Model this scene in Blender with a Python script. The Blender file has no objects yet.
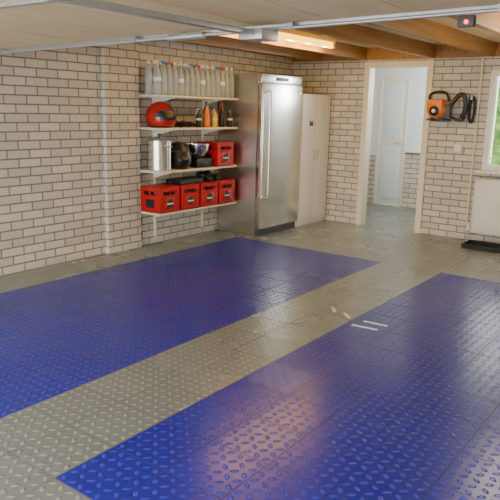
import bpy, bmesh, math, random
from mathutils import Vector, Matrix
random.seed(4)
S=bpy.context.scene

# ------------------------------------------------------------ materials
def new_mat(name):
    m=bpy.data.materials.new(name); m.use_nodes=True
    nt=m.node_tree; return m,nt,nt.nodes,nt.links,nt.nodes['Principled BSDF']
def mat(name,col,rough=.5,metal=0,var=.08,scale=12,bump=0,trans=0,emit=0,coat=0,ior=None):
    m,nt,N,L,P=new_mat(name)
    tc=N.new('ShaderNodeTexCoord'); nz=N.new('ShaderNodeTexNoise'); nz.inputs['Scale'].default_value=scale
    nz.inputs['Detail'].default_value=4
    L.new(tc.outputs['Object'],nz.inputs['Vector'])
    mr=N.new('ShaderNodeMapRange'); mr.inputs['To Min'].default_value=1-var; mr.inputs['To Max'].default_value=1+var
    L.new(nz.outputs['Fac'],mr.inputs['Value'])
    mx=N.new('ShaderNodeVectorMath'); mx.operation='SCALE'; mx.inputs[0].default_value=col[:3]
    L.new(mr.outputs[0],mx.inputs['Scale']); L.new(mx.outputs[0],P.inputs['Base Color'])
    P.inputs['Roughness'].default_value=rough; P.inputs['Metallic'].default_value=metal
    P.inputs['Transmission Weight'].default_value=trans
    P.inputs['Coat Weight'].default_value=coat
    if ior: P.inputs['IOR'].default_value=ior
    if emit:
        P.inputs['Emission Color'].default_value=(*col[:3],1); P.inputs['Emission Strength'].default_value=emit
    if bump:
        b=N.new('ShaderNodeBump'); b.inputs['Strength'].default_value=bump; b.inputs['Distance'].default_value=.01
        L.new(nz.outputs['Fac'],b.inputs['Height']); L.new(b.outputs[0],P.inputs['Normal'])
    return m
def M(N,L,op,a,b=None,c=None):
    n=N.new('ShaderNodeMath'); n.operation=op
    for i,v in enumerate((a,b,c)):
        if v is None: continue
        if isinstance(v,(int,float)): n.inputs[i].default_value=v
        else: L.new(v,n.inputs[i])
    return n.outputs[0]

def brick_mat():
    m,nt,N,L,P=new_mat('beige_brick')
    g=N.new('ShaderNodeNewGeometry'); sp=N.new('ShaderNodeSeparateXYZ'); sn=N.new('ShaderNodeSeparateXYZ')
    L.new(g.outputs['Position'],sp.inputs[0]); L.new(g.outputs['True Normal'],sn.inputs[0])
    u=M(N,L,'ADD',M(N,L,'MULTIPLY',sp.outputs[0],M(N,L,'ABSOLUTE',sn.outputs[1])),M(N,L,'MULTIPLY',sp.outputs[1],M(N,L,'ABSOLUTE',sn.outputs[0])))
    cb=N.new('ShaderNodeCombineXYZ'); L.new(u,cb.inputs[0]); L.new(sp.outputs[2],cb.inputs[1])
    bt=N.new('ShaderNodeTexBrick'); L.new(cb.outputs[0],bt.inputs['Vector'])
    bt.inputs['Scale'].default_value=1; bt.inputs['Brick Width'].default_value=.225; bt.inputs['Row Height'].default_value=.0785
    bt.inputs['Mortar Size'].default_value=.008; bt.inputs['Mortar Smooth'].default_value=.35
    bt.inputs['Color1'].default_value=(.70,.64,.525,1); bt.inputs['Color2'].default_value=(.55,.50,.41,1)
    bt.inputs['Mortar'].default_value=(.235,.21,.175,1); bt.inputs['Bias'].default_value=-.1
    nz=N.new('ShaderNodeTexNoise'); nz.inputs['Scale'].default_value=30; nz.inputs['Detail'].default_value=5
    L.new(g.outputs['Position'],nz.inputs['Vector'])
    mr=N.new('ShaderNodeMapRange'); mr.inputs['To Min'].default_value=.84; mr.inputs['To Max'].default_value=1.12; L.new(nz.outputs['Fac'],mr.inputs['Value'])
    mx=N.new('ShaderNodeVectorMath'); mx.operation='SCALE'; L.new(bt.outputs['Color'],mx.inputs[0]); L.new(mr.outputs[0],mx.inputs['Scale'])
    L.new(mx.outputs[0],P.inputs['Base Color']); P.inputs['Roughness'].default_value=.8
    b=N.new('ShaderNodeBump'); b.inputs['Strength'].default_value=.3; b.inputs['Distance'].default_value=.008; b.invert=True
    h=M(N,L,'SUBTRACT',bt.outputs['Fac'],M(N,L,'MULTIPLY',nz.outputs['Fac'],.25))
    L.new(h,b.inputs['Height']); L.new(b.outputs[0],P.inputs['Normal'])
    return m
TX,TY=.3165,.3125
def tile_mat(name,col,rough=.32,spec=.5,metal=0,stud=.22,base=.9):
    m,nt,N,L,P=new_mat(name)
    g=N.new('ShaderNodeNewGeometry'); sp=N.new('ShaderNodeSeparateXYZ'); L.new(g.outputs['Position'],sp.inputs[0])
    tx=M(N,L,'FRACT',M(N,L,'DIVIDE',M(N,L,'ADD',sp.outputs[0],TX*40-5.83),TX))
    ty=M(N,L,'FRACT',M(N,L,'DIVIDE',M(N,L,'ADD',sp.outputs[1],TY*40-2.0),TY))
    def edge(t): return M(N,L,'MINIMUM',t,M(N,L,'SUBTRACT',1.0,t))
    e=M(N,L,'MINIMUM',edge(tx),edge(ty))
    seam=N.new('ShaderNodeMapRange'); seam.inputs['From Min'].default_value=.003; seam.inputs['From Max'].default_value=.012
    L.new(e,seam.inputs['Value'])   # 0 at seam
    cx=M(N,L,'MULTIPLY',tx,6.0); cy=M(N,L,'MULTIPLY',ty,6.0)
    par=M(N,L,'MODULO',M(N,L,'ADD',M(N,L,'FLOOR',cx),M(N,L,'FLOOR',cy)),2.0)
    fx=M(N,L,'SUBTRACT',M(N,L,'FRACT',cx),.5); fy=M(N,L,'SUBTRACT',M(N,L,'FRACT',cy),.5)
    u=M(N,L,'ADD',fx,fy); v=M(N,L,'SUBTRACT',fx,fy)
    su=M(N,L,'ADD',M(N,L,'MULTIPLY',u,par),M(N,L,'MULTIPLY',v,M(N,L,'SUBTRACT',1.0,par)))
    sv=M(N,L,'ADD',M(N,L,'MULTIPLY',v,par),M(N,L,'MULTIPLY',u,M(N,L,'SUBTRACT',1.0,par)))
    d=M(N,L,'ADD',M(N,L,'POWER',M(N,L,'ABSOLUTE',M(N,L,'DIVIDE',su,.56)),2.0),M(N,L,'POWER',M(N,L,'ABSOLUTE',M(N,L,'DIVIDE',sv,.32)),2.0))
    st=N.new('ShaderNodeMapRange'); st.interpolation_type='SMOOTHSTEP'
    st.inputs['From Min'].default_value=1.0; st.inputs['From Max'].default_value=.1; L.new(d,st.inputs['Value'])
    h=M(N,L,'ADD',st.outputs[0],M(N,L,'MULTIPLY',seam.outputs[0],.5))
    b=N.new('ShaderNodeBump'); b.inputs['Strength'].default_value=.75; b.inputs['Distance'].default_value=.0048
    L.new(h,b.inputs['Height']); L.new(b.outputs[0],P.inputs['Normal'])
    fl=N.new('ShaderNodeCombineXYZ')
    L.new(M(N,L,'FLOOR',M(N,L,'DIVIDE',M(N,L,'ADD',sp.outputs[0],TX*40-5.83),TX)),fl.inputs[0])
    L.new(M(N,L,'FLOOR',M(N,L,'DIVIDE',M(N,L,'ADD',sp.outputs[1],TY*40-2.0),TY)),fl.inputs[1])
    wn=N.new('ShaderNodeTexWhiteNoise'); L.new(fl.outputs[0],wn.inputs['Vector'])
    nz=N.new('ShaderNodeTexNoise'); nz.inputs['Scale'].default_value=1.3; nz.inputs['Detail'].default_value=3; L.new(g.outputs['Position'],nz.inputs['Vector'])
    k=M(N,L,'ADD',M(N,L,'MULTIPLY',wn.outputs['Value'],.07),M(N,L,'MULTIPLY',nz.outputs['Fac'],.16))
    k=M(N,L,'ADD',k,.87)
    k=M(N,L,'MULTIPLY',k,M(N,L,'ADD',M(N,L,'MULTIPLY',seam.outputs[0],.30),.70))
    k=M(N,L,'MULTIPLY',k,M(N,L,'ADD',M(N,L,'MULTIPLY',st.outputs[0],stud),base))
    mx=N.new('ShaderNodeVectorMath'); mx.operation='SCALE'; mx.inputs[0].default_value=col; L.new(k,mx.inputs['Scale'])
    L.new(mx.outputs[0],P.inputs['Base Color']); P.inputs['Metallic'].default_value=metal
    L.new(M(N,L,'ADD',M(N,L,'MULTIPLY',nz.outputs['Fac'],.10),rough-.05),P.inputs['Roughness'])
    P.inputs['Specular IOR Level'].default_value=spec
    return m
def wood_mat(name,c1,c2,rough=.5,axis=0,scale=9):
    m,nt,N,L,P=new_mat(name)
    tc=N.new('ShaderNodeTexCoord'); mp=N.new('ShaderNodeMapping'); L.new(tc.outputs['Object'],mp.inputs[0])
    s=[scale]*3; s[axis]=scale*.06; mp.inputs['Scale'].default_value=s
    nz=N.new('ShaderNodeTexNoise'); nz.inputs['Scale'].default_value=3; nz.inputs['Detail'].default_value=6; nz.inputs['Distortion'].default_value=.6
    L.new(mp.outputs[0],nz.inputs['Vector'])
    cr=N.new('ShaderNodeValToRGB'); cr.color_ramp.elements[0].color=(*c1,1); cr.color_ramp.elements[1].color=(*c2,1)
    cr.color_ramp.elements[0].position=.3; cr.color_ramp.elements[1].position=.7
    L.new(nz.outputs['Fac'],cr.inputs[0]); L.new(cr.outputs[0],P.inputs['Base Color']); P.inputs['Roughness'].default_value=rough
    return m
def steel_mat(name,col,rough=.28):
    m,nt,N,L,P=new_mat(name)
    tc=N.new('ShaderNodeTexCoord'); mp=N.new('ShaderNodeMapping'); L.new(tc.outputs['Object'],mp.inputs[0]); mp.inputs['Scale'].default_value=(90,90,1.2)
    nz=N.new('ShaderNodeTexNoise'); nz.inputs['Scale'].default_value=2; nz.inputs['Detail'].default_value=3; L.new(mp.outputs[0],nz.inputs['Vector'])
    L.new(M(N,L,'ADD',M(N,L,'MULTIPLY',nz.outputs['Fac'],.10),rough-.05),P.inputs['Roughness'])
    P.inputs['Base Color'].default_value=(*col,1); P.inputs['Metallic'].default_value=1
    return m
def leaf_mat():
    m,nt,N,L,P=new_mat('hedge_leaves')
    tc=N.new('ShaderNodeTexCoord'); v=N.new('ShaderNodeTexVoronoi'); v.inputs['Scale'].default_value=7; L.new(tc.outputs['Object'],v.inputs['Vector'])
    cr=N.new('ShaderNodeValToRGB'); cr.color_ramp.elements[0].color=(.15,.25,.05,1); cr.color_ramp.elements[1].color=(.02,.06,.015,1)
    L.new(v.outputs['Distance'],cr.inputs[0]); L.new(cr.outputs[0],P.inputs['Base Color']); P.inputs['Roughness'].default_value=.8
    P.inputs['Specular IOR Level'].default_value=.2
    return m

BRICK=brick_mat()
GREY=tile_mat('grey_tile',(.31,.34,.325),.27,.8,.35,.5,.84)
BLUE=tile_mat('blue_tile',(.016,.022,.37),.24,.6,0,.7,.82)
FADED=tile_mat('faded_blue_tile',(.035,.048,.40),.25,.7)
CREAM=mat('cream_paint',(.82,.74,.54),.45,var=.03)
WHITE=mat('white_paint',(.84,.81,.72),.4,var=.03)
PLASTER=mat('white_plaster',(.76,.81,.86),.8,var=.04,bump=.1)
CEILB=wood_mat('ceiling_board',(.80,.60,.33),(.88,.72,.45),.6,0,5)
DOORB=wood_mat('door_board',(.86,.66,.36),(.93,.77,.48),.6,0,4)
JOIST=wood_mat('joist_pine',(.30,.135,.03),(.46,.23,.06),.5,0,8)
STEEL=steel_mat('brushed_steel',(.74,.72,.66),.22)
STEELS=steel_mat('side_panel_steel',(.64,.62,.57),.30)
GALV=mat('galvanised_steel',(.50,.52,.54),.35,.6,.15,20)
CHROME=mat('polished_metal',(.78,.78,.78),.15,1,.03)
BLACK=mat('black_plastic',(.012,.012,.014),.35,var=.1)
DGREY=mat('dark_grey_plastic',(.07,.07,.075),.45,var=.1)
RED=mat('red_plastic',(.50,.006,.008),.35,var=.05)
REDP=mat('red_gloss_paint',(.42,.008,.008),.15,var=.03,coat=.6)
ORANGE=mat('orange_plastic',(.85,.20,.015),.35,var=.05)
YEL=mat('yellow_plastic',(.80,.55,.05),.4)
BLUEP=mat('blue_plastic',(.04,.12,.50),.4)
LABEL=mat('white_label',(.82,.82,.80),.5,var=.03)
PET=mat('clear_pet',(.90,.95,.97),.06,trans=.72,ior=1.42,var=.01)
GLASS=mat('window_glass',(.95,1,.98),.02,trans=1,ior=1.02,var=0)
TUBE=mat('amber_diffuser',(1,.60,.05),.4,emit=3.4,var=0)
AMBH=mat('amber_housing',(.80,.50,.08),.5,var=.03)
TUBEW=mat('fill_tube_white',(1,.93,.8),.4,emit=6,var=0)
SHELFW=wood_mat('shelf_board',(.72,.66,.50),(.82,.76,.60),.5,0,8)
RUBBER=mat('black_rubber',(.012,.012,.012),.7,var=.2,scale=40,bump=.2)
PAVE=mat('driveway_paving',(.44,.42,.39),.9,var=.2,scale=3,bump=.3)
LED=mat('red_led',(1,.02,.01),.3,emit=8,var=0)
LEAF=leaf_mat()

# ------------------------------------------------------------ builder
class O:
    def __init__(s,name): s.name=name; s.bm=bmesh.new(); s.mats=[]
    def _add(s,t,m):
        if m not in s.mats: s.mats.append(m)
        i=s.mats.index(m)
        for f in t.faces: f.material_index=i
        s._merge(t)
    def _merge(s,t):
        me=bpy.data.meshes.new('t'); t.to_mesh(me); t.free(); s.bm.from_mesh(me); bpy.data.meshes.remove(me)
    def hexa(s,pts,m,bev=0):
        t=bmesh.new(); v=[t.verts.new(p) for p in pts]
        for q in ((0,3,2,1),(4,5,6,7),(0,1,5,4),(1,2,6,5),(2,3,7,6),(3,0,4,7)): t.faces.new([v[i] for i in q])
        bmesh.ops.recalc_face_normals(t,faces=t.faces)
        if bev: bmesh.ops.bevel(t,geom=t.edges[:],offset=bev,segments=2,profile=.7,affect='EDGES')
        s._add(t,m); return s
    def box(s,a,b,m,bev=0):
        x0,y0,z0=[min(a[i],b[i]) for i in range(3)]; x1,y1,z1=[max(a[i],b[i]) for i in range(3)]
        return s.hexa([(x0,y0,z0),(x1,y0,z0),(x1,y1,z0),(x0,y1,z0),(x0,y0,z1),(x1,y0,z1),(x1,y1,z1),(x0,y1,z1)],m,bev)
    def cyl(s,p,q,r,m,r2=None,seg=20):
        p=Vector(p);q=Vector(q); d=q-p; t=bmesh.new()
        bmesh.ops.create_cone(t,cap_ends=True,segments=seg,radius1=r,radius2=r if r2 is None else r2,depth=d.length)
        bmesh.ops.transform(t,matrix=Matrix.Translation((p+q)/2)@d.to_track_quat('Z','Y').to_matrix().to_4x4(),verts=t.verts)
        s._add(t,m); return s
    def lathe(s,c,prof,m,seg=20,axis='Z'):
        t=bmesh.new(); rings=[]
        for r,z in prof:
            rings.append([t.verts.new((r*math.cos(2*math.pi*k/seg),r*math.sin(2*math.pi*k/seg),z)) for k in range(seg)])
        for a,b in zip(rings,rings[1:]):
            for k in range(seg): t.faces.new((a[k],a[(k+1)%seg],b[(k+1)%seg],b[k]))
        t.faces.new(rings[0][::-1]); t.faces.new(rings[-1])
        bmesh.ops.remove_doubles(t,verts=t.verts,dist=1e-5)
        R=Matrix.Identity(4)
        if axis=='X': R=Matrix.Rotation(math.pi/2,4,'Y')
        if axis=='Y': R=Matrix.Rotation(-math.pi/2,4,'X')
        bmesh.ops.transform(t,matrix=Matrix.Translation(c)@R,verts=t.verts)
        bmesh.ops.recalc_face_normals(t,faces=t.faces)
        s._add(t,m); return s
    def ball(s,c,r,m,seg=20,fn=None,rot=None,mats2=None):
        t=bmesh.new(); bmesh.ops.create_uvsphere(t,u_segments=seg,v_segments=seg*2//3,radius=1)
        if mats2:
            for mm in [m]+[x for x,_ in mats2]:
                if mm not in s.mats: s.mats.append(mm)
            for f in t.faces:
                cc=f.calc_center_median(); f.material_index=s.mats.index(m)
                for mm,test in mats2:
                    if test(cc): f.material_index=s.mats.index(mm)
        if fn:
            for v in t.verts: v.co=fn(v.co.copy())
        for v in t.verts: v.co=Vector((v.co.x*r[0],v.co.y*r[1],v.co.z*r[2]))
        if rot: bmesh.ops.rotate(t,cent=(0,0,0),matrix=rot,verts=t.verts)
        bmesh.ops.translate(t,vec=c,verts=t.verts)
        if mats2: s._merge(t)
        else: s._add(t,m)
        return s
    def tube(s,pts,r,m,seg=10,closed=False):
        pts=[Vector(p) for p in pts]
        P=[]; n=len(pts)
        if n>2:
            rng=n if closed else n-1
            for i in range(rng):
                if closed: p0,p1,p2,p3=pts[i-1],pts[i],pts[(i+1)%n],pts[(i+2)%n]
                else: p0,p1,p2,p3=pts[max(i-1,0)],pts[i],pts[i+1],pts[min(i+2,n-1)]
                for k in range(6):
                    u=k/6; P.append(.5*((2*p1)+(p2-p0)*u+(2*p0-5*p1+4*p2-p3)*u*u+(3*p1-p0-3*p2+p3)*u**3))
            if not closed: P.append(pts[-1])
        else: P=pts
        t=bmesh.new(); rings=[]; N=len(P); up=None
        for i,p in enumerate(P):
            d=(P[(i+1)%N]-P[i-1]) if closed else (P[min(i+1,N-1)]-P[max(i-1,0)])
            d.normalize()
            if up is None: up=d.orthogonal().normalized()
            up=(up-d*up.dot(d)).normalized(); sd=d.cross(up)
            rings.append([t.verts.new(p+(up*math.cos(2*math.pi*k/seg)+sd*math.sin(2*math.pi*k/seg))*r) for k in range(seg)])
        prs=list(zip(rings,rings[1:]))
        if closed: prs.append((rings[-1],rings[0]))
        for a,b in prs:
            for k in range(seg): t.faces.new((a[k],a[(k+1)%seg],b[(k+1)%seg],b[k]))
        if not closed: t.faces.new(rings[0][::-1]); t.faces.new(rings[-1])
        bmesh.ops.recalc_face_normals(t,faces=t.faces)
        s._add(t,m); return s
    def done(s,origin=None,smooth=True):
        for f in s.bm.faces: f.smooth=smooth
        for e in s.bm.edges:
            if len(e.link_faces)==2 and e.calc_face_angle(0)>.55: e.smooth=False
        me=bpy.data.meshes.new(s.name)
        if origin is not None:
            bmesh.ops.translate(s.bm,vec=-Vector(origin),verts=s.bm.verts)
        s.bm.to_mesh(me); s.bm.free()
        for m in s.mats: me.materials.append(m)
        o=bpy.data.objects.new(s.name,me); S.collection.objects.link(o)
        if origin is not None: o.location=origin
        return o

XB,YL,YR,XF=7.62,4.96,-.7,-.6     # back wall, left wall, right wall, front wall
ZC=2.29
# ------------------------------------------------------------ shell
HX=9.6
def floor():
    bm=bmesh.new(); xs=[x for x in (5.83+TX*k for k in range(-25,13)) if XF-.1<x<HX]; xs=[XF-.12]+xs+[HX+.12]
    ys=[y for y in (2+TY*k for k in range(-12,13)) if YR<y<YL+.05]; ys=[YR-.12]+ys+[YL+.12]
    V={}
    def v(i,j):
        if (i,j) not in V: V[i,j]=bm.verts.new((xs[i],ys[j],0))
        return V[i,j]
    for i in range(len(xs)-1):
        for j in range(len(ys)-1):
            cx=(xs[i]+xs[i+1])/2; cy=(ys[j]+ys[j+1])/2
            f=bm.faces.new((v(i,j),v(i+1,j),v(i+1,j+1),v(i,j+1))); k=0
            if 1.40<cx<5.83 and (2.625<cy<4.5 or -.2<cy<2.0): k=1
            if k and abs(cx-2.82)<.1 and abs(cy-1.84)<.1: k=2
            f.material_index=k
    me=bpy.data.meshes.new('floor'); bm.to_mesh(me); bm.free()
    for m in (GREY,BLUE,FADED): me.materials.append(m)
    S.collection.objects.link(bpy.data.objects.new('floor',me))
floor()
O('ground').box((-14,-12,-.12),(20,16,-.02),PAVE).done()
w=O('wall_left'); w.box((XF,YL,0),(HX+.12,YL+.12,ZC),BRICK).box((4.21,YL-.06,0),(4.66,YL,ZC),BRICK).done()
DY0,DY1,DZ=2.93,3.84,2.12; WY0,WY1,WZ0,WZ1=.95,2.25,.86,1.99
w=O('wall_back'); X0,X1=XB,XB+.12
w.box((X0,DY1,0),(X1,YL,ZC),BRICK).box((X0,DY0,DZ),(X1,DY1,ZC),BRICK).box((X0,WY1,0),(X1,DY0,ZC),BRICK)
w.box((X0,WY0,0),(X1,WY1,WZ0),BRICK).box((X0,WY0,WZ1),(X1,WY1,ZC),BRICK).box((X0,YR,0),(X1,WY0,ZC),BRICK).done()
O('wall_right').box((XF,YR-.12,0),(XB+.12,YR,ZC),BRICK).done()
w=O('wall_front'); w.box((XF-.12,YR,0),(XF,.0,ZC),BRICK).box((XF-.12,4.9,0),(XF,YL,ZC),BRICK).box((XF-.12,0,2.12),(XF,4.9,ZC),BRICK).done()
O('ceiling').box((XF-.12,YR-.12,ZC),(HX+.12,YL+.12,ZC+.1),CEILB).done()
for y in (-.35,.3,.95,1.6,2.25,2.95,3.85,4.5):
    O('ceiling_joist').box((XF,y-.035,2.14),(XB-.03,y+.035,ZC),JOIST,.004).done()
O('trim_1').box((XB-.028,YR,2.14),(XB,YL,ZC),JOIST,.003).done()
# ------------------------------------------------------------ interior door frame + hallway
d=O('door_1')
d.box((XB-.02,DY0,0),(X1+.01,DY0+.075,DZ),CREAM,.004).box((XB-.02,DY1-.075,0),(X1+.01,DY1,DZ),CREAM,.004)
d.box((XB-.018,DY0+.0755,DZ-.075),(X1+.008,DY1-.0755,DZ-.001),CREAM,.004).done()
O('wall_hall_side').box((X1,2.74,0),(HX,2.82,ZC),PLASTER).done()
DH0,DH1=4.05,4.55
w=O('wall_hall_end')
w.box((HX,DH1,0),(HX+.12,YL,.80),BRICK).box((HX,DH1,.80),(HX+.12,YL,ZC),PLASTER)
w.box((HX,2.74,0),(HX+.12,DH0,.88),BRICK).box((HX,2.74,.88),(HX+.12,DH0,ZC),PLASTER)
w.box((HX,DH0,2.05),(HX+.12,DH1,ZC),PLASTER).done()
O('trim_2').box((HX-.05,2.82,.88),(HX,DH0-.01,.91),WHITE,.004).done()
d=O('door_2')
d.box((HX-.01,DH0,0),(HX+.08,DH0+.04,2.05),WHITE,.003).box((HX-.01,DH1-.04,0),(HX+.08,DH1,2.05),WHITE,.003).box((HX-.008,DH0+.0405,2.0),(HX+.08,DH1-.0405,2.049),WHITE,.003)
d.box((HX+.01,DH0+.042,0.01),(HX+.05,DH1-.042,1.998),WHITE,.003).box((HX-.002,DH0+.10,1.1),(HX+.012,DH1-.10,1.9),PLASTER,.004).box((HX-.002,DH0+.10,.12),(HX+.012,DH1-.10,.95),PLASTER,.004)
d.cyl((HX-.05,DH0+.08,1.02),(HX+.01,DH0+.08,1.02),.01,CHROME).cyl((HX-.05,DH0+.08,1.02),(HX-.05,DH0+.18,1.02),.009,CHROME).done()
def window(name,x,y0,y1,z0,z1,mull,sill=.12):
    w=O(name); t=.06
    w.box((x-.01,y0,z0),(x+.08,y0+t,z1),WHITE,.004).box((x-.01,y1-t,z0),(x+.08,y1,z1),WHITE,.004)
    w.box((x-.008,y0+t+.001,z0),(x+.078,y1-t-.001,z0+t),WHITE,.004).box((x-.008,y0+t+.001,z1-t),(x+.078,y1-t-.001,z1),WHITE,.004)
    for ym in mull:
        w.box((x,ym-.035,z0+t+.001),(x+.07,ym+.035,z1-t-.001),WHITE,.004)
    w.box((x+.035,y0+t,z0+t),(x+.041,y1-t,z1-t),GLASS)
    w.box((x-sill,y0-.03,z0-.03),(x+.08,y1+.03,z0-.001),WHITE,.005)
    return w.done()
window('window_1',XB,WY0,WY1,WZ0,WZ1,[1.55])
# hedge outside
def hedge(name,a,b,amp=.18):
    bm=bmesh.new(); bmesh.ops.create_cube(bm,size=1)
    bmesh.ops.subdivide_edges(bm,edges=bm.edges[:],cuts=24,use_grid_fill=True)
    from mathutils import noise
    for v in bm.verts:
        p=Vector([a[i]+(v.co[i]+.5)*(b[i]-a[i]) for i in range(3)])
        n=noise.noise_vector(p*2.2)*amp+noise.noise_vector(p*7)*amp*.5
        if p.z<.05: n.z=0
        v.co=p+n
        v.co.z=max(v.co.z,-.03)
    for f in bm.faces: f.smooth=False
    me=bpy.data.meshes.new(name); bm.to_mesh(me); bm.free(); me.materials.append(LEAF)
    S.collection.objects.link(bpy.data.objects.new(name,me))
hedge('garden_hedge',(12.5,-3,-.02),(13.6,9,2.6))
# ------------------------------------------------------------ garage door overhead
A=Vector((3.10,4.86,1.925)); Bv=Vector((3.79,.08,2.105)); A2=Vector((.25,4.86,2.0)); B2=Vector((.75,.08,2.10))
def gp(u,v,dz=0):
    return (A.lerp(Bv,u)).lerp(A2.lerp(B2,u),v)+Vector((0,0,dz))
g=O('garage_door'); nb=10
def slab(u0,u1,v0,v1,z0,z1,m,bev=0):
    g.hexa([gp(u0,v0,z0),gp(u1,v0,z0),gp(u1,v1,z0),gp(u0,v1,z0),gp(u0,v0,z1),gp(u1,v0,z1),gp(u1,v1,z1),gp(u0,v1,z1)],m,bev)
for i in range(nb): slab(i/nb+.0008,(i+1)/nb-.0008,0.01,.99,0,.018,DOORB)
slab(0,1,.01,.99,.018,.024,DOORB)
slab(0,1,-.005,.014,-.025,.025,GALV,.003); slab(0,1,.985,1,-.03,.02,GALV,.003)
slab(0,.008,.015,.984,-.03,.02,GALV,.003); slab(.992,1,.015,.984,-.03,.02,GALV,.003)
slab(0.01,.99,.44,.455,-.02,0,GALV,.003)
p0=gp(.02,.030,-.035); p1=gp(.98,.030,-.035)
g.cyl(p0,p1,.011,GALV,seg=12)
q0=gp(.36,.030,-.035); q1=gp(.42,.030,-.035); g.cyl(q0,q1,.024,GALV,seg=16)
for u in (.02,.3,.55,.8,.98): a=gp(u,.030,-.045); g.box(a-Vector((.012,.02,0)),a+Vector((.012,.02,.04)),GALV)
g.done()
for y in (YL-.045,0.03):
    t=O('garage_door_track'); t.box((XF+.05,y-.012,2.05),(3.0,y+.012,2.09),GALV,.003)
    t.box((2.95,y-.012,2.09),(2.98,y+.012,2.29),GALV); t.box((.6,y-.012,2.09),(.63,y+.012,2.29),GALV); t.done()
t=O('garage_door_opener')
t.box((-.4,2.37,1.935),(3.45,2.43,1.965),GALV,.004)
t.box((3.20,2.31,1.91),(3.38,2.49,1.975),GALV,.01)
t.done()
t=O('door_sensor'); c=gp(.76,0,-.085)
t.box(c-Vector((.05,.05,.015)),c+Vector((0,.04,.045)),DGREY,.008).ball(c+Vector((-.05,-.01,.01)),(.012,.012,.012),LED,10).done()
# ------------------------------------------------------------ lamps
def lamp(name,x0,x1,y,m,hm,col,pw,n=3,soft=.1,dz=-.2,w=.04,tr=.018):
    z=ZC
    l=O(name); l.box((x0,y-w,z-.045),(x1,y+w,z),hm,.006)
    if m is TUBE: l.box((x0+.04,y-.032,z-.105),(x1-.04,y+.032,z-.045),m,.012)
    else: l.cyl((x0+.04,y,z-.07),(x1-.04,y,z-.07),tr,m,seg=12)
    l.box((x0,y-.034,z-.108),(x0+.04,y+.034,z-.045),hm,.003).box((x1-.04,y-.034,z-.108),(x1,y+.034,z-.045),hm,.003)
    ob=l.done(origin=((x0+x1)/2,y,z))
    for k in range(n):
        L=bpy.data.lights.new(name+'_light','POINT'); L.shadow_soft_size=soft; L.energy=pw/n; L.color=col
        lo=bpy.data.objects.new(name+'_light',L); S.collection.objects.link(lo); lo.parent=ob
        lo.location=((k+.5-n/2)*(x1-x0)/n,0,dz)
lamp('fluorescent_or_fill_lamp',4.4,6.5,3.70,TUBE,AMBH,(1,.60,.12),36,6,.025,-.14)
lamp('fluorescent_or_fill_lamp',5.2,6.4,1.28,TUBEW,WHITE,(1,.88,.70),26,4,.15,-.28)  # added fill lamp to brighten the room, no such fixture known
lamp('fluorescent_or_fill_lamp',8.2,8.8,3.1,TUBEW,WHITE,(.86,.93,1),50,2,.2,-.35)  # added unseen lamp that lights the hallway
# ------------------------------------------------------------ fridge
f=O('refrigerator'); x0,x1,y0,y1=5.99,6.86,4.30,4.93
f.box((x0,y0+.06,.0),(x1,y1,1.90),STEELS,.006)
f.box((x0+.004,y0,.09),(x1-.004,y0+.055,1.79),STEEL,.010)
f.box((x0+.004,y0+.012,1.80),(x1-.004,y0+.059,1.895),STEEL,.006)
f.box((x0+.02,y0+.03,.01),(x1-.02,y0+.06,.085),DGREY,.004)
f.box((x0+.30,y0+.006,1.825),(x0+.56,y0+.014,1.865),BLACK,.002)
f.tube([(x0+.10,y0,1.70),(x0+.10,y0-.05,1.69),(x0+.10,y0-.055,1.6),(x0+.10,y0-.055,.60),(x0+.10,y0-.05,.47),(x0+.10,y0,.46)],.013,CHROME)
f.cyl((x1-.06,y0+.0,1.70),(x1-.06,y0-.006,1.70),.012,CHROME)
f.done()
c=O('storage_cabinet'); x0,x1=6.885,7.58; z1=1.70
c.box((x0,y0+.025,.0),(x1,y1,z1),WHITE,.004)
xm=(x0+x1)/2
c.box((x0+.003,y0,.07),(xm-.002,y0+.022,z1-.004),WHITE,.004).box((xm+.002,y0,.07),(x1-.003,y0+.022,z1-.004),WHITE,.004)
c.box((xm-.05,y0-.02,.85),(xm-.035,y0,1.0),CHROME,.003).box((xm+.035,y0-.02,.85),(xm+.05,y0,1.0),CHROME,.003)
c.box((x0+.17,y0-.002,1.30),(x0+.26,y0,1.36),DGREY)
c.done()
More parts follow.
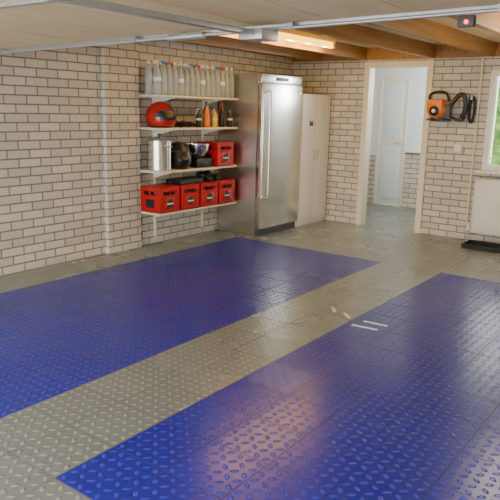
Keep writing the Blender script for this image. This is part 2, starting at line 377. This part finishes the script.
# ------------------------------------------------------------ shelving
SX0,SX1=4.66,5.97; SD=4.62
SZ=[.40,.84,1.285,1.615]
s=O('shelving_unit')
for x in (4.92,5.72):
    s.box((x-.014,YL-.02,.08),(x+.014,YL,1.98),WHITE,.003)
    for z in SZ: s.hexa([(x-.01,YL-.02,z-.10),(x+.01,YL-.02,z-.10),(x+.01,YL,z-.10),(x-.01,YL,z-.10),(x-.01,SD+.03,z-.022),(x+.01,SD+.03,z-.022),(x+.01,YL,z-.022),(x-.01,YL,z-.022)],WHITE)
for z in SZ: s.box((SX0,SD,z-.022),(SX1,YL-.02,z),SHELFW,.004)
s.done()
G=.001
def crate(x,z,y=None,w=.30,dp=.30,h=.27):
    y=SD+.0 if y is None else y; c=O('beverage_crate'); t=.012
    x1=x+w-.008; y1=y+dp
    c.box((x,y,z),(x1,y1,z+.015),RED,.003)
    for (a,b) in (((x,y),(x1,y+t)),((x,y1-t),(x1,y1)),((x,y+t),(x+t,y1-t)),((x1-t,y+t),(x1,y1-t))):
        c.box((a[0],a[1],z),(b[0],b[1],z+h-.085),RED)
        c.box((a[0],a[1],z+h-.045),(b[0],b[1],z+h),RED)
    for a,b in ((x,y),(x1-.05,y),(x,y1-t),(x1-.05,y1-t),): c.box((a,b,z+h-.085),(a+.05,b+t,z+h-.045),RED)
    for a,b in ((x,y+t),(x,y1-.05-t),(x1-t,y+t),(x1-t,y1-.05-t)): c.box((a,b,z+h-.085),(a+t,b+.05,z+h-.045),RED)
    for zz in (z+.01,z+h-.095,z+h-.012): c.box((x-.003,y-.003,zz),(x1+.003,y1+.003,zz+.010),RED,.002)
    xm=(x+x1)/2
    c.box((xm-.075,y-.004,z+.035),(xm+.075,y,z+.155),REDP,.002)
    c.lathe((xm,y-.002,z+.095),[(.0,-.004),(.045,-.004),(.047,0),(0,0)],BLACK,20,'Y')
    c.box((xm-.045,y-.009,z+.088),(xm+.045,y-.003,z+.102),LABEL,.001)
    c.box((x-.005,y+.09,z+.05),(x,y1-.09,z+.14),BLACK,.002)
    n=4
    for i in range(n):
        for j in range(n):
            px=x+.04+(w-.088)*i/(n-1); py=y+.04+(dp-.08)*j/(n-1)
            c.lathe((px,py,z+.016),[(.028,0),(.028,.13),(.012,.18),(.012,.225),(.015,.227),(.015,.24),(.0,.242)],DGREY if (i+j)%2 else REDP,10)
    c.done()
for i in range(4): crate(4.67+i*.322,SZ[0]+G)
crate(5.60,SZ[1]+G)
z=SZ[0]+.2735
b=O('game_console')
b.box((5.02,4.66,z),(5.40,4.88,z+.05),BLACK,.01).box((5.04,4.655,z+.018),(5.38,4.661,z+.026),DGREY).done()
b=O('work_shoe')
for dx in (0,.12):
    bx=5.50+dx
    b.box((bx,4.64,z),(bx+.09,4.90,z+.022),RUBBER,.008)
    b.ball((bx+.045,4.71,z+.035),(.042,.07,.032),BLACK,14).ball((bx+.045,4.82,z+.055),(.04,.07,.05),BLACK,14)
b.done()
p=O('stock_pot'); c=(4.80,4.76,SZ[1]+G)
p.lathe(c,[(.12,0),(.13,.01),(.13,.30),(.136,.305),(.136,.312),(.13,.316),(.10,.335),(.03,.348),(0,.348)],CHROME,32)
p.lathe((c[0],c[1],c[2]+.346),[(.008,0),(.008,.015),(.02,.02),(.02,.035),(0,.038)],BLACK,14)
for sg in (-1,1): p.tube([(c[0]-.04,c[1]+sg*.124,c[2]+.25),(c[0]-.035,c[1]+sg*.155,c[2]+.255),(c[0]+.035,c[1]+sg*.155,c[2]+.255),(c[0]+.04,c[1]+sg*.124,c[2]+.25)],.007,CHROME,8)
p.done()
def helmet(name,c,shell,r,yaw,trim):
    def fn(v):
        if v.z<-.72: v.z=-.72
        if v.z<0: v.y*=1+.12*(-v.z)
        if v.x>0 and v.z<0: v.x*=1.12
        return v
    R=Matrix.Rotation(yaw,3,'Z')
    h=O(name); zc=c[2]+.72*r[2]
    vis=lambda q:q.x>.35 and -.25<q.z<.42
    h.ball((c[0],c[1],zc),r,shell,32,fn,R,[(trim,lambda q:abs(q.y)<.16 and q.z>.45),(BLACK,vis),(BLACK,lambda q:q.z<-.66)])
    # raised visor lip following the shell
    vp=[]
    for k in range(9):
        a=math.radians(-68+17*k); vp.append(Vector((c[0],c[1],zc))+R@Vector((math.cos(a)*.93*r[0],math.sin(a)*.93*r[1],.42*r[2])))
    h.tube(vp,.007,DGREY,8)
    for sg in (-1,1): h.ball(Vector((c[0],c[1],zc+.02))+R@Vector((r[0]*.25,sg*r[1]*.97,0)),(.025,.012,.025),DGREY,12,None,R)
    h.done()
helmet('motorcycle_helmet',(4.85,4.785,SZ[2]+G),REDP,(.165,.14,.155),math.radians(-78),BLACK)
helmet('motorcycle_helmet',(5.115,4.77,SZ[1]+G),BLACK,(.15,.125,.17),math.radians(-110),DGREY)
b=O('riding_gloves')
for k,dx in enumerate((0,.13)):
    gx=5.08+dx; gz=SZ[2]+G
    b.ball((gx+.05,4.76,gz+.03),(.048,.06,.03),BLACK,14).ball((gx+.05,4.84,gz+.035),(.04,.06,.034),RED if k else DGREY,14)
    for j in range(4): b.tube([(gx+.018+j*.021,4.72,gz+.03),(gx+.016+j*.022,4.68,gz+.03),(gx+.016+j*.022,4.645,gz+.015)],.0105,BLACK,8)
    b.tube([(gx+.0,4.77,gz+.03),(gx-.015,4.74,gz+.025),(gx-.015,4.71,gz+.015)],.011,BLACK,8)
b.done()
b=O('tool_case'); b.box((5.29,4.66,SZ[1]+G),(5.56,4.90,SZ[1]+.10),BLACK,.01).box((5.38,4.652,SZ[1]+.04),(5.47,4.662,SZ[1]+.06),DGREY,.003).done()
b=O('mixing_bowl'); b.lathe((5.42,4.77,SZ[1]+.102),[(.06,0),(.10,.03),(.128,.09),(.135,.15),(.142,.152),(.142,.158),(.132,.156),(.12,.09),(.09,.035),(0,.012)],CHROME,32).done()
def bottle(o,x,y,z,r,h,body,cap,lab=None):
    o.lathe((x,y,z),[(r*.85,0),(r,.01),(r,h*.30),(r*.94,h*.33),(r,h*.36),(r,h*.62),(r*.8,h*.72),(r*.36,h*.86),(r*.34,h*.93)],body,14)
    o.cyl((x,y,z+h*.92),(x,y,z+h),r*.42,cap,seg=12)
    if lab: o.cyl((x,y,z+h*.40),(x,y,z+h*.52),r*1.015,lab,seg=14)
w=O('water_bottles'); n=15
for i in range(n):
    for j in range(2):
        x=4.71+i*.086; y=4.69+j*.12
        lb=None if (i*7+j*3)%4 else (LABEL,BLUEP)[i%2]
        bottle(w,x,y,SZ[3]+G,.039,.335,PET,(LABEL,LABEL,BLUEP,LABEL,RED)[(i*2+j)%5],lb)
w.done()
w=O('cleaning_bottles')
cols=[BLACK,LABEL,ORANGE,BLACK,YEL,LABEL,BLACK,ORANGE,BLACK]
for i in range(9):
    bottle(w,5.36+i*.069,4.70+(i%2)*.07,SZ[2]+G,.034,.19+.03*((i*5)%4),cols[i],(BLACK,RED,BLUEP)[i%3],(LABEL,RED,None,YEL)[i%4])
w.done()
# ------------------------------------------------------------ leaf blower on wall
l=O('leaf_blower'); bx=XB; q=-.14
l.box((bx-.02,2.80+q,1.40),(bx,3.05+q,1.44),DGREY,.004).box((bx-.22,2.82+q,1.415),(bx,2.85+q,1.435),DGREY,.003).box((bx-.22,3.0+q,1.415),(bx,3.03+q,1.435),DGREY,.003)
l.ball((bx-.15,2.93+q,1.54),(.12,.125,.105),ORANGE,20)
l.box((bx-.25,2.84+q,1.50),(bx-.06,3.03+q,1.66),ORANGE,.035)
l.lathe((bx-.275,2.93+q,1.525),[(.0,0),(.04,.002),(.055,.012),(.06,.03),(.0,.03)],BLACK,24,'X')
l.cyl((bx-.278,2.93+q,1.525),(bx-.27,2.93+q,1.525),.022,LABEL)
l.tube([(bx-.14,3.02+q,1.62),(bx-.14,3.04+q,1.70),(bx-.14,2.96+q,1.745),(bx-.14,2.84+q,1.73),(bx-.14,2.80+q,1.64)],.016,BLACK)
l.box((bx-.19,2.77+q,1.45),(bx-.09,2.85+q,1.60),DGREY,.015)
l.box((bx-.20,2.88+q,1.44),(bx-.08,2.98+q,1.47),BLACK,.01)
l.tube([(bx-.14,2.80+q,1.56),(bx-.14,2.76+q,1.62),(bx-.13,2.70+q,1.70),(bx-.12,2.64+q,1.71),(bx-.11,2.615+q,1.62),(bx-.10,2.62+q,1.52),(bx-.09,2.66+q,1.45)],.026,BLACK,12)
l.tube([(bx-.08,2.80+q,1.47),(bx-.08,2.72+q,1.43),(bx-.07,2.65+q,1.42),(bx-.07,2.62+q,1.47)],.014,BLACK)
l.done()
h=O('garden_hose')
h.box((bx-.10,2.405,1.66),(bx,2.425,1.70),GALV,.003)
pts=[]
for k in range(3):
    for i in range(12):
        a=2*math.pi*i/12; pts.append((bx-.03-.02*k,2.415+.028*math.sin(a)*(1+.1*k),1.55+.15*math.cos(a)))
h.tube(pts,.011,BLACK,8).done()
h=O('water_pipe'); h.cyl((bx-.03,2.35,.2),(bx-.03,2.35,2.13),.011,CREAM,seg=12)
for z in (.5,1.2,1.9): h.box((bx-.03,2.335,z),(bx,2.365,z+.02),WHITE,.002)
h.done()
e=O('wall_socket'); e.box((bx-.035,2.50,1.05),(bx,2.59,1.15),WHITE,.006).cyl((bx-.037,2.545,1.10),(bx-.034,2.545,1.10),.028,LABEL).done()
r=O('radiator'); y0,y1,z0,z1=1.10,2.28,.12,.76
r.box((bx-.10,y0,z0),(bx-.085,y1,z1),WHITE,.005).box((bx-.05,y0,z0),(bx-.035,y1,z1),WHITE,.005)
n=30
for i in range(n):
    y=y0+.02+(y1-y0-.04)*(i+.5)/n; r.box((bx-.106,y-.011,z0+.03),(bx-.10,y+.011,z1-.03),WHITE,.003)
r.box((bx-.10,y0,z1-.012),(bx-.035,y1,z1+.004),WHITE,.003).box((bx-.10,y0-.001,z0),(bx-.035,y0+.01,z1),WHITE).box((bx-.10,y1-.01,z0),(bx-.035,y1+.001,z1),WHITE)
r.box((bx-.04,y0+.2,z1-.15),(bx,y0+.23,z1-.05),WHITE).box((bx-.04,y1-.23,z1-.15),(bx,y1-.2,z1-.05),WHITE)
r.cyl((bx-.06,y1-.0,z0+.04),(bx-.06,y1+.05,z0+.04),.012,CHROME,seg=12).cyl((bx-.06,y1+.04,z0+.04),(bx-.06,y1+.04,0),.009,CHROME,seg=12).cyl((bx-.06,y1+.04,z0+.02),(bx-.06,y1+.04,z0+.10),.02,WHITE,seg=14)
r.done()
t=O('boot_tray'); t.box((7.12,1.45,.0),(7.42,2.24,.012),RUBBER,.004)
for a,b in (((7.12,1.45),(7.42,1.47)),((7.12,2.22),(7.42,2.24)),((7.12,1.45),(7.14,2.24)),((7.40,1.45),(7.42,2.24))): t.box((a[0],a[1],0),(b[0],b[1],.05),RUBBER,.005)
for i in range(9): t.box((7.14,1.53+i*.08,.012),(7.40,1.545+i*.08,.03),RUBBER,.002)
t.done()
for (xa,ya,xb,yb) in ((3.90,1.95,3.92,1.76),(4.03,1.92,4.04,1.74),(4.17,2.26,4.08,2.19),(4.10,2.12,4.02,2.03)):  # thin white strips lying flat on the tiles
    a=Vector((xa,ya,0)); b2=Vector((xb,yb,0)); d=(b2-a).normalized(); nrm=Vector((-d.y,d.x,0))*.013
    o=O('floor_strip'); o.hexa([a-nrm,b2-nrm,b2+nrm,a+nrm]+[q+Vector((0,0,.002)) for q in (a-nrm,b2-nrm,b2+nrm,a+nrm)],LABEL).done()

# ------------------------------------------------------------ world + camera
W=bpy.data.worlds.new('World'); S.world=W; W.use_nodes=True
bg=W.node_tree.nodes['Background']; bg.inputs[0].default_value=(.95,.965,.95,1); bg.inputs[1].default_value=9.0
a=Vector((478,130,0)); b=Vector((-870,162,0)); f=math.sqrt(-a.dot(b)); a.z=-f; b.z=-f
a.normalize(); b.normalize(); c=a.cross(b)
cam=bpy.data.cameras.new('camera'); co=bpy.data.objects.new('camera',cam); S.collection.objects.link(co)
c.normalize(); b=c.cross(a)
co.matrix_world=Matrix.Translation((0,0,1.5))@Matrix((a,b,c)).to_4x4()
cam.sensor_width=36; cam.sensor_fit='HORIZONTAL'; cam.lens=36*f/500; cam.clip_start=.05
S.camera=co
